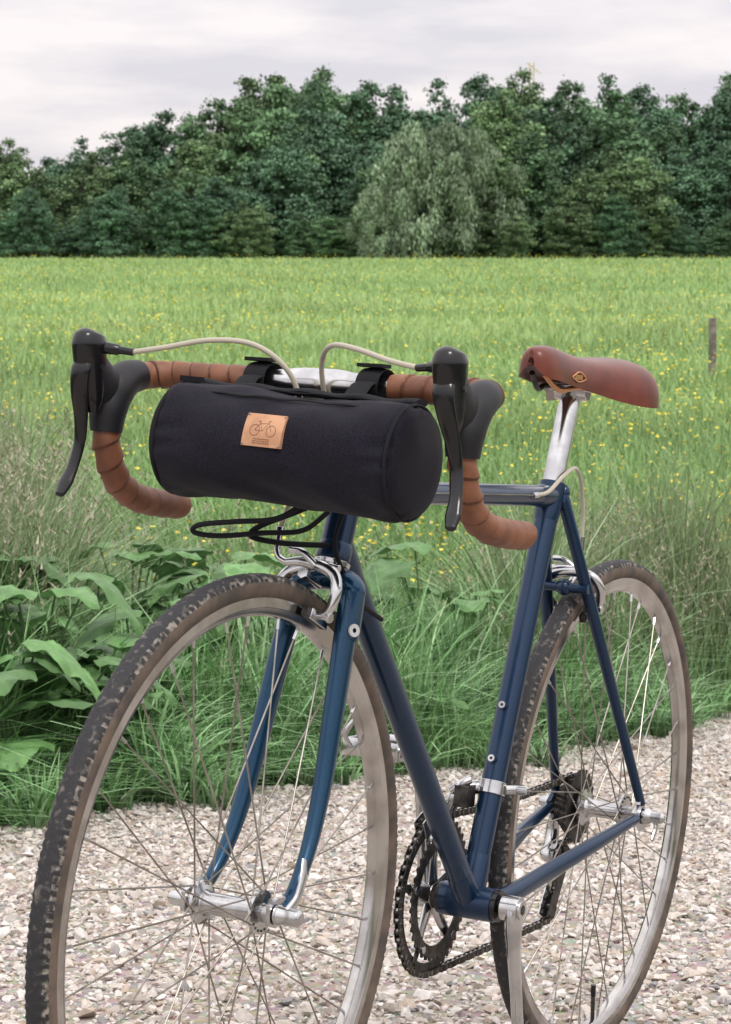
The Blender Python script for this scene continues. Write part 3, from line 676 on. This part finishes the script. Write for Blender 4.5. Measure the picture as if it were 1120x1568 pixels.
def gcol(n,x,y,base=(.120,.255,.085),yl=.5):
    c=np.array(base)[None]*rng.uniform(.6,1.4,(n,1))
    v=vn(x,y,1.6,.4)[:,None]; c=c*(1+.30*v); yel=rng.random((n,1))**3
    c=c*(1-yel*yl)+np.array([.30,.38,.16])*yel*yl
    return np.clip(c,.004,1)
def hay(x,y,s):
    q=x/y
    return smooth((q-.035)/.03)*smooth((s-.25)/.5)+.95*smooth((-.105-q)/.022)*smooth((s-.7)/.5)+.25*smooth((s-1.3)/.7)
def edgef(u): return .10*np.sin(u*2.1)+.07*np.sin(u*5.3+1)+.08*np.sin(u*11+2)+.05*np.sin(u*23)+.02
def tallf(x,y,s):
    u=udist(x,y); return .10+.34*smooth((s-edgef(u))/.5)+.08*smooth((s-1.0)/1.0)+.55*np.clip(hay(x,y,s)-.12,0,1)
n=125000; x=rng.uniform(-2.8,3.4,n); y=rng.uniform(3.2,10.5,n); s=sdist(x,y)
k=(s>edgef(udist(x,y))+np.abs(rng.normal(size=n))*.05)&(np.abs(x)<.16*y+.5)&(rng.random(n)<np.where(s<1.6,1,.7)); x,y,s=x[k],y[k],s[k]; n=len(x)
h=tallf(x,y,s)*(1+.28*vn(x,y,2.3,1.1))*rng.uniform(.45,1.15,n)
P=np.stack([x,y,terr(x,y)-.01],1); hz=np.clip(hay(x,y,s),0,1)[:,None]*.8; cb=gcol(n,x,y)*(1-hz)+np.array([[.200,.250,.130]])*rng.uniform(.6,1.4,(n,1))*hz
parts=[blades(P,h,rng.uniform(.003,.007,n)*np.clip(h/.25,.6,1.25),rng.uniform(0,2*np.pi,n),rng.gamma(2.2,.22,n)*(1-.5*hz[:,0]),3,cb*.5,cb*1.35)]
nt=5200; cx_=rng.uniform(-2.6,3.2,nt); cy_=rng.uniform(3.4,9.0,nt); s=sdist(cx_,cy_)
k=(s>edgef(udist(cx_,cy_))-.02)&(np.abs(cx_)<.16*cy_+.4)&(vn(cx_,cy_,3.1,2.2)+.5*rng.normal(size=nt)>-.30); cx_,cy_=cx_[k],cy_[k]; nt=len(cx_); per=32
bz=rng.uniform(.60,1.6,nt); az=rng.uniform(0,2*np.pi,(nt,per)); ro=rng.uniform(0,.05,(nt,per))
x=(cx_[:,None]+ro*np.cos(az)).ravel(); y=(cy_[:,None]+ro*np.sin(az)).ravel(); n=len(x); s=sdist(x,y)
hzc=np.clip(hay(cx_,cy_,sdist(cx_,cy_)),0,1)
h=np.repeat(np.clip(tallf(cx_,cy_,sdist(cx_,cy_))*rng.uniform(.7,1.3,nt)+.06,.15,.98),per)*rng.uniform(.5,1.2,n)
cb=np.array([[.140,.290,.105]])*np.repeat(bz,per)[:,None]*rng.uniform(.7,1.35,(n,1)); hot=(rng.random((n,1))<.27); cb=np.where(hot,cb*.5+np.array([.25,.36,.20]),cb)
hq=np.repeat(hzc,per)[:,None]*.7; cb=cb*(1-hq)+np.array([[.21,.26,.135]])*rng.uniform(.6,1.4,(n,1))*hq
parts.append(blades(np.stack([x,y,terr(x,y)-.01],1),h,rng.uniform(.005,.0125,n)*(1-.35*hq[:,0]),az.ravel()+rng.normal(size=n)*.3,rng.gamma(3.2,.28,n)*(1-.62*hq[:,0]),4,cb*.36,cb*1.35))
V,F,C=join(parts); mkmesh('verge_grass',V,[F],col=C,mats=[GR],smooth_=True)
n=20000; x=rng.uniform(-2.6,3.2,n); y=rng.uniform(4.5,10,n); s=sdist(x,y)
pr=np.clip(hay(x,y,s),0,1)*.8+.03; k=(s>.3)&(np.abs(x)<.16*y+.4)&(rng.random(n)<pr); x,y,s=x[k],y[k],s[k]; n=len(x)
q_=x/y
h=rng.uniform(.55,.95,n)*np.where(q_>.04,.88+.24*smooth((q_-.05)/.07),np.where(q_<-.10,1.18,.85))*(.55+.45*smooth((s-.3)/.8)); az=rng.uniform(0,2*np.pi,n); ln=rng.uniform(.05,.38,n)
P=np.stack([x,y,terr(x,y)],1); st=np.tile(np.array([[.21,.245,.135]]),(n,1))*rng.uniform(.8,1.3,(n,1))
parts=[blades(P,h,np.full(n,.0036),az,ln,4,st*.8,st*1.2)]
for q in range(11):
    t=1-rng.uniform(0,.20,n); hor=ln*h*t**2; up=h*(t-.45*ln*t**2.2)
    pp=P+np.stack([hor*np.cos(az),hor*np.sin(az),up],1)
    c=np.array([[.38,.345,.26]])*rng.uniform(.6,1.25,(n,1))
    parts.append(blades(pp,rng.uniform(.012,.034,n),rng.uniform(.004,.008,n),rng.uniform(0,6.28,n),rng.uniform(.2,1.2,n),1,c,c*1.15))
V,F,C=join(parts); mkmesh('seeding_grass_stalks',V,[F],col=C,mats=[GF],smooth_=True)
n=220000; d=8.2*(160/8.2)**(rng.random(n)**.9); x=rng.uniform(-1,1,n)*(.17*d+1.0); y=d; s=sdist(x,y); k=s>2.0; x,y,d=x[k],y[k],d[k]; n=len(x)
sc=(d/9)**.80*1.1
h=rng.uniform(.16,.34,n)*(1+.12*vn(x,y,.8,2)); P=np.stack([x,y,terr(x,y)-.01],1)
fb=smooth((d-8)/26)[:,None]
cb=gcol(n,x*.3,y*.12,(1,1,1),0)*(np.array([[.205,.345,.125]])*(1-fb)+np.array([[.285,.415,.165]])*fb)*(1+.10*np.sin(y*.9+vn(x,y,.1)*2))[:,None]
cb=cb*(1-.06*smooth((d-60)/80)[:,None])+np.array([[.045,.038,.02]])*smooth((np.sin(y*.35)+np.sin(y*.13+1)+.3))[:,None]
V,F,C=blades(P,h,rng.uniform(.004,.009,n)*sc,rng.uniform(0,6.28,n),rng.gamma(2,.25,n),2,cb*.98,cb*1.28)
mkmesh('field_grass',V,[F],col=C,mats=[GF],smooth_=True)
n=24000; d=6.6*(158/6.6)**(rng.random(n)**1.35); x=rng.uniform(-1,1,n)*(.17*d+.8); y=d; s=sdist(x,y)
pat=vn(x*.5,y*.16,1,5)+.45*rng.normal(size=n); k=(s>1.0)&(pat>.0); x,y,d=x[k],y[k],d[k]; n=len(x)
sz=.0088*(d/8)**.50*rng.uniform(.45,1.25,n); z=terr(x,y)+rng.uniform(.26,.42,n)+rng.uniform(.05,.28,n)*(d<14)
yc=np.array([[.82,.70,.09]])*rng.uniform(.75,1.15,(n,1))
a_=np.linspace(0,2*np.pi,6,endpoint=False); hexv=np.stack([np.cos(a_),np.sin(a_),.25*np.cos(a_*3)],1)
R=rotm(n); v=np.einsum('nij,kj->nki',R,hexv)*sz[:,None,None]; v[:,:,2]*=.6; v+=np.stack([x,y,z],1)[:,None]
f=(np.arange(n)*6)[:,None]+np.arange(6)[None]
mkmesh('yellow_wildflowers',v.reshape(-1,3),[f],col=np.repeat(yc,6,0),mats=[attrmat('yellow_petal',rough=.5)])
# ---------------------------------------------------------------- broad-leaf plants
LEAF=attrmat('broad_leaf',rough=.45,trans=.15,noise=(30,.28),spec=.4)
def leafmesh(L_,W_,az,el,base,droop,seed):
    nu,nv=20,14; V=[];F=[];q=np.random.default_rng(seed)
    p1,p2=q.uniform(0,6,2); tw=q.uniform(-.25,.25)
    for i in range(nu+1):
        u=i/nu; wv=W_*(math.sin(math.pi*min(1,u**.55))**.70)*(1+.06*math.sin(u*17+p1)+.03*math.sin(u*41))
        for j in range(nv+1):
            v=-1+2*j/nv
            X=L_*(u-.10*(1-u)*abs(v)**2*2.2); Y=v*wv+L_*.08*math.sin(u*3+p2); Z=-droop*L_*u*u+.22*abs(v)*wv*(1-.8*u)-.10*W_*abs(v)**3+L_*(.045*math.sin(u*15+abs(v)*4+p1)*abs(v)+.02*math.sin(u*31+v*6+p2)*abs(v))+tw*v*wv*u
            V.append((X,Y,Z))
    V=np.array(V); ce,se=math.cos(el),math.sin(el); V=np.stack([V[:,0]*ce-V[:,2]*se,V[:,1],V[:,0]*se+V[:,2]*ce],1)
    ca,sa=math.cos(az),math.sin(az); V=np.stack([V[:,0]*ca-V[:,1]*sa,V[:,0]*sa+V[:,1]*ca,V[:,2]],1)+base
    for i in range(nu):
        for j in range(nv): F.append([i*(nv+1)+j,(i+1)*(nv+1)+j,(i+1)*(nv+1)+j+1,i*(nv+1)+j+1])
    return V,np.array(F)
def plant(px,pyv,sb,nl,size,sd_):
    r=np.random.default_rng(sd_); kx=(px-560)/FPX
    d=(sb+A[0]*N[0]+A[1]*N[1])/(kx*N[0]+N[1]); X0=kx*d; z0=float(terr(np.array(X0),np.array(d)))
    hh=min(.58,max(.10,HC+(HOR-pyv)/FPX*d-z0)); b=V3(X0,d,z0); Vs=[];Fs=[];Cs=[];o=0
    for k in range(nl):
        az=2*math.pi*k/nl*1.62+r.uniform(-.5,.5); st=hh*r.uniform(.40,1.08); el=r.uniform(-.35,.55); out=r.uniform(.03,.14)
        tip=b+V3(math.cos(az)*out,math.sin(az)*out,st); L_=size*r.uniform(.55,1.2)
        v,f=sweep(spline([b,b+V3(math.cos(az)*out*.3,math.sin(az)*out*.3,st*.6),tip],8),.003,6,caps=False)
        Vs.append(v);Fs.append(np.array(f[0])+o);Cs.append(np.tile(np.array([[.10,.18,.07]]),(len(v),1)));o+=len(v)
        v,f=leafmesh(L_,L_*r.uniform(.36,.48),az,el,tip,r.uniform(.2,.8),k+10*sd_); cc=np.array([[.125,.255,.088]])*r.uniform(.65,1.4)
        Vs.append(v);Fs.append(f+o);Cs.append(np.tile(cc,(len(v),1)));o+=len(v)
    mkmesh('burdock_plant',np.concatenate(Vs),[np.concatenate(Fs)],col=np.concatenate(Cs),mats=[LEAF],smooth_=True)
for q,(px,pyv,sb,nl,sz) in enumerate([(55,900,.55,14,.23),(5,980,.35,12,.22),(130,830,.9,13,.20),(300,815,1.0,13,.20),(350,875,.7,11,.18),(650,860,.75,12,.16),(705,915,.55,10,.14),(95,1030,.35,9,.16),(640,1070,.25,6,.10),(860,1030,.35,8,.11),(215,940,.45,10,.17),(25,815,1.0,11,.20),(200,835,1.1,11,.19),(420,890,.8,9,.15),(160,1010,.3,8,.13)]):
    plant(px,pyv,sb,nl,sz,q+1)
# ---------------------------------------------------------------- fence post
a=Acc(); py_=27.0; px_=(1090-560)/FPX*py_; z0=float(terr(np.array(px_),np.array(py_))); zt_=HC+(HOR-487)/FPX*py_
a.add(sweep([V3(px_,py_,z0-.3),V3(px_+.004,py_,(z0+zt_)/2),V3(px_,py_,zt_-.008),V3(px_,py_,zt_)],[.042,.041,.040,.033],14),mat('weathered_wood',(.27,.24,.215),rough=.9,col2=(.14,.125,.11),nscale=12,bump=.6,bscale=60))
a.obj('fence_post',None)
# ---------------------------------------------------------------- trees
LV=attrmat('tree_foliage',rough=.6,trans=0,spec=.25)
BARK=mat('bark',(.07,.06,.05),rough=.95)
def icos():
    bm=bmesh.new(); bmesh.ops.create_icosphere(bm,subdivisions=1,radius=1); v=np.array([q.co[:] for q in bm.verts]); f=np.array([[w_.index for w_ in q.verts] for q in bm.faces]); bm.free(); return v,f
IV,IF=icos()
def tree_mesh(seed,kind='alder',Ht=12.,Rm=4.2,base=(.075,.150,.070),nleaf=35000):
    r=np.random.default_rng(seed); nl=r.integers(5,9) if kind!='willow' else 6
    la=r.uniform(0,2*np.pi,nl); lr=r.uniform(.2,.62,nl)*Rm; lr[0]=0
    ltop=Ht*r.uniform(.66,.95,nl); ltop[0]=Ht
    if kind=='willow': ltop=Ht*r.uniform(.78,.97,nl); ltop[0]=Ht*.97
    lR=Rm*r.uniform(.42,.68,nl)
    cs=[];prs=[];tn=[]
    NP=360 if kind!='willow' else 230
    for i in range(NP):
        l=r.integers(0,nl); t=r.random()**.72
        if i<nl*7: l=i%nl; t=.74+.24*(i//nl)/6
        top=ltop[l]; z=Ht*.05+(top-Ht*.05)*t
        env=math.sqrt(max(.02,1-((t-.50)/.54)**2)) if kind=='willow' else (math.sqrt(max(.01,1-((t-.45)/.57)**2)) if t>.45 else .80+.44*t)
        an=r.uniform(0,2*np.pi); rad=lR[l]*env*r.uniform(.30,1.08)*(1+.2*math.sin(3*an+l))
        if i<nl*7: rad*=.45
        cs.append((math.cos(la[l])*lr[l]+rad*math.cos(an),math.sin(la[l])*lr[l]+rad*math.sin(an),z)); prs.append(r.uniform(.42,.98)*(1.12-.56*t)); tn.append((.80+.4*((l*37)%5)/4)*r.uniform(.68,1.35))
    c=np.array(cs); pr=np.array(prs); tint=np.array(tn); np_=NP
    flat=r.uniform(.40,.72,np_) if kind!='willow' else r.uniform(.9,1.6,np_)
    per=r.choice(np_,nleaf,p=pr**1.8/np.sum(pr**1.8)); d=r.normal(size=(nleaf,3)); d/=np.linalg.norm(d,axis=1)[:,None]
    fl=r.random(nleaf)<.6; d[:,2]=np.where(fl,np.abs(d[:,2]),d[:,2])
    q=r.uniform(.70,1.42,nleaf); pos=c[per]+d*(pr[per]*q)[:,None]*np.stack([np.ones(nleaf),np.ones(nleaf),flat[per]],1)
    if kind=='willow': pos[:,2]-=r.random(nleaf)**1.5*1.1
    else: pos[:,2]-=.25*np.maximum(0,q-.95)*pr[per]
    pos+=r.normal(size=(nleaf,3))*.13
    nn=d*.6+V3(0,0,.6)+r.normal(size=(nleaf,3))*.6; nn/=np.linalg.norm(nn,axis=1)[:,None]
    if kind=='willow': nn=d+V3(0,0,.3)+r.normal(size=(nleaf,3))*.5; nn[:,2]*=.5; nn/=np.linalg.norm(nn,axis=1)[:,None]
    ref=r.normal(size=(nleaf,3)); 
    if kind=='willow': ref=ref*.25+V3(0,0,1)
    tx=np.cross(ref,nn); tx/=np.linalg.norm(tx,axis=1)[:,None]; ty=np.cross(nn,tx)
    sz=r.uniform(.06,.165,nleaf); sx_=sz*(.45 if kind=='willow' else .8); sy_=sz*(1.7 if kind=='willow' else 1.15)
    Vq=np.stack([pos-ty*sy_[:,None],pos+tx*sx_[:,None],pos+ty*sy_[:,None],pos-tx*sx_[:,None]],1)
    Fq=(np.arange(nleaf)*4)[:,None]+np.arange(4)[None]
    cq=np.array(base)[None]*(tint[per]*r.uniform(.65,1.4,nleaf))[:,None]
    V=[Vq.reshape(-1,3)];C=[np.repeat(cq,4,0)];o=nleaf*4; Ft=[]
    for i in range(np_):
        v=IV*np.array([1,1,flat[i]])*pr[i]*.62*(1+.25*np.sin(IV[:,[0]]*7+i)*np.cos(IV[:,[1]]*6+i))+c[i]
        V.append(v); Ft.append(IF+o); o+=len(v); C.append(np.tile(np.array(base)*.6,(len(v),1)))  # blobs added inside the crown, its inner shade put into their darker green
    Fb=[]
    tv,tf=sweep(spline([V3(0,0,-.6),V3(.1,0,Ht*.2),V3(-.1,.1,Ht*.5),V3(0,0,Ht*.85)],12),lerpn([.30,.22,.14,.04],12).tolist(),8,caps=False)
    V.append(tv);Fb.append(np.array(tf[0])+o);C.append(np.tile([[.05,.045,.04]],(len(tv),1)));o+=len(tv)
    for i in range(0,np_,8):
        z0_=max(.5,c[i][2]-1.6); tv,tf=sweep([V3(0,0,z0_*.9),c[i]*.5+V3(0,0,z0_*.5),c[i]],[.10,.06,.02],5,caps=False)
        V.append(tv);Fb.append(np.array(tf[0])+o);C.append(np.tile([[.05,.045,.04]],(len(tv),1)));o+=len(tv)
    Fb=np.concatenate(Fb); Ft=np.concatenate(Ft)
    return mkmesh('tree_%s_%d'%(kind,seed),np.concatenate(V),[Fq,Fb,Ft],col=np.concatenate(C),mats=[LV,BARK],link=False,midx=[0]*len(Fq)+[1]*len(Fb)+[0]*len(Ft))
TM=[tree_mesh(11,base=(.118,.210,.106)),tree_mesh(12,Rm=4.8,base=(.096,.186,.100)),tree_mesh(13,Rm=3.8,base=(.155,.248,.112)),tree_mesh(14,Rm=4.6,base=(.104,.196,.114)),tree_mesh(15,Rm=5.0,base=(.130,.230,.112)),tree_mesh(16,Rm=4.1,base=(.084,.164,.090)),tree_mesh(17,Rm=4.4,base=(.112,.206,.122)),tree_mesh(18,Rm=5.2,base=(.142,.220,.104))]  # distance haze put into the foliage greens, raised and slightly bluish
WM=tree_mesh(31,'willow',Ht=12,Rm=5.4,base=(.21,.285,.18),nleaf=42000)
tl=bpy.data.objects.new('tree_line',None); scene.collection.objects.link(tl)
sky_x=[-400,-250,-100,0,38,68,100,170,250,330,370,430,500,560,600,640,700,760,820,870,940,1000,1040,1100,1160,1300,1500]
sky_y=[200,190,215,222,212,262,222,208,172,160,132,120,118,128,138,152,118,112,116,128,122,150,150,116,130,140,160]
def put(me,px,d,ytop,parent,nm,wsc=1.0,Hm=12.):
    x=(px-560)/FPX*d; z0=float(terr(np.array(x),np.array(min(d,160.))))
    hh=HC+(HOR-ytop)/FPX*d-z0
    ob=bpy.data.objects.new(nm,me); scene.collection.objects.link(ob); ob.parent=parent
    s=hh/Hm; ob.location=(x,d,z0-.1); ob.scale=(s**.5*wsc,s**.5*wsc,s); ob.rotation_euler=(0,0,random.uniform(0,6.28)); return ob
for px in np.arange(-520,1700,60):
    p=px+random.uniform(-18,18); put(random.choice(TM),p,random.uniform(180,187),np.interp(p,sky_x,sky_y)+random.uniform(-6,8),tl,'deciduous_tree',.85)
for px in np.arange(-480,1660,88):
    p=px+random.uniform(-30,30); yt=np.interp(p,sky_x,sky_y); 
    if 40<p<95: continue
    put(random.choice(TM),p,random.uniform(171,177),yt+random.uniform(10,50),tl,'deciduous_tree',.92)
for px in np.arange(-500,1660,96):
    p=px+random.uniform(-35,35); yt=np.interp(p,sky_x,sky_y); put(random.choice(TM),p,random.uniform(163,167),yt+random.uniform(55,125),tl,'deciduous_tree',.90)
for px in np.arange(-500,1660,68):
    p=px+random.uniform(-20,20); put(random.choice(TM),p,random.uniform(160.5,162),random.uniform(285,350),tl,'deciduous_tree',.68)
put(WM,672,160.8,186,None,'willow_tree',.86); put(WM,592,159.8,278,None,'willow_tree',.62)
a=Acc(); d=230.; x=(812-560)/FPX*d; zb=float(terr(np.array(x),np.array(160.))); zt2=HC+(HOR-101)/FPX*d
YEL=mat('crane_yellow',(.60,.50,.32),rough=.6)
for dx in (-.3,.3):
    for dy in (-.3,.3): a.add(sweep([V3(x+dx,d+dy,zb),V3(x+dx*.6,d+dy*.6,zt2)],.045,6),YEL)
for k in range(26):
    z=zb+(zt2-zb)*k/26; z2=zb+(zt2-zb)*(k+1)/26; a.add(sweep([V3(x-.3,d-.3,z),V3(x+.3,d-.3,z2)],.03,5),YEL)
a.add(sweep([V3(x-.4,d,zt2),V3(x+.8,d,zt2-.9)],.05,6),YEL)
a.obj('construction_crane',None)
# ---------------------------------------------------------------- sky, sun
wd_=bpy.data.worlds.new('World'); scene.world=wd_; wd_.use_nodes=True; t=wd_.node_tree; L=t.links
bg=t.nodes['Background']; bg.inputs['Strength'].default_value=.1
EL,ROT=math.radians(52),math.radians(150)
sk=t.nodes.new('ShaderNodeTexSky'); sk.sky_type='NISHITA'; sk.sun_disc=False; sk.sun_elevation=EL; sk.sun_rotation=ROT
tc=t.nodes.new('ShaderNodeTexCoord'); sx=t.nodes.new('ShaderNodeSeparateXYZ'); L.new(tc.outputs['Generated'],sx.inputs[0])
mr=t.nodes.new('ShaderNodeMapRange'); mr.inputs[1].default_value=.02; mr.inputs[2].default_value=.65; L.new(sx.outputs['Z'],mr.inputs[0])
gr=t.nodes.new('ShaderNodeMix'); gr.data_type='RGBA'; gr.inputs[6].default_value=(8.7,8.25,8.4,1); gr.inputs[7].default_value=(17.4,17.0,16.9,1); L.new(mr.outputs[0],gr.inputs[0])
mp=t.nodes.new('ShaderNodeMapping'); mp.inputs['Scale'].default_value=(1.0,1.0,5.0); mp.inputs['Location'].default_value=(.3,0,.2); L.new(tc.outputs['Generated'],mp.inputs[0])
no=t.nodes.new('ShaderNodeTexNoise'); no.inputs['Scale'].default_value=8; no.inputs['Detail'].default_value=6; no.inputs['Roughness'].default_value=.55; L.new(mp.outputs[0],no.inputs['Vector'])
cr_=t.nodes.new('ShaderNodeValToRGB'); cr_.color_ramp.elements[0].position=.38; cr_.color_ramp.elements[1].position=.60
cr_.color_ramp.elements[0].color=(.80,.805,.85,1); cr_.color_ramp.elements[1].color=(1.06,1.03,1.01,1); L.new(no.outputs['Fac'],cr_.inputs['Fac'])
mu=t.nodes.new('ShaderNodeMix'); mu.data_type='RGBA'; mu.blend_type='MULTIPLY'; mu.inputs[0].default_value=1; L.new(gr.outputs[2],mu.inputs[6]); L.new(cr_.outputs[0],mu.inputs[7])
m2=t.nodes.new('ShaderNodeMix'); m2.data_type='RGBA'; m2.inputs[0].default_value=.93; L.new(sk.outputs[0],m2.inputs[6]); L.new(mu.outputs[2],m2.inputs[7])
L.new(m2.outputs[2],bg.inputs['Color'])
sl=bpy.data.lights.new('sun','SUN'); sl.energy=1.5; sl.angle=math.radians(14); sl.color=(1,.95,.88); so=bpy.data.objects.new('sun',sl); scene.collection.objects.link(so)
sdv=Vector((math.sin(ROT)*math.cos(EL),math.cos(ROT)*math.cos(EL),math.sin(EL)))
so.rotation_euler=sdv.to_track_quat('Z','Y').to_euler()
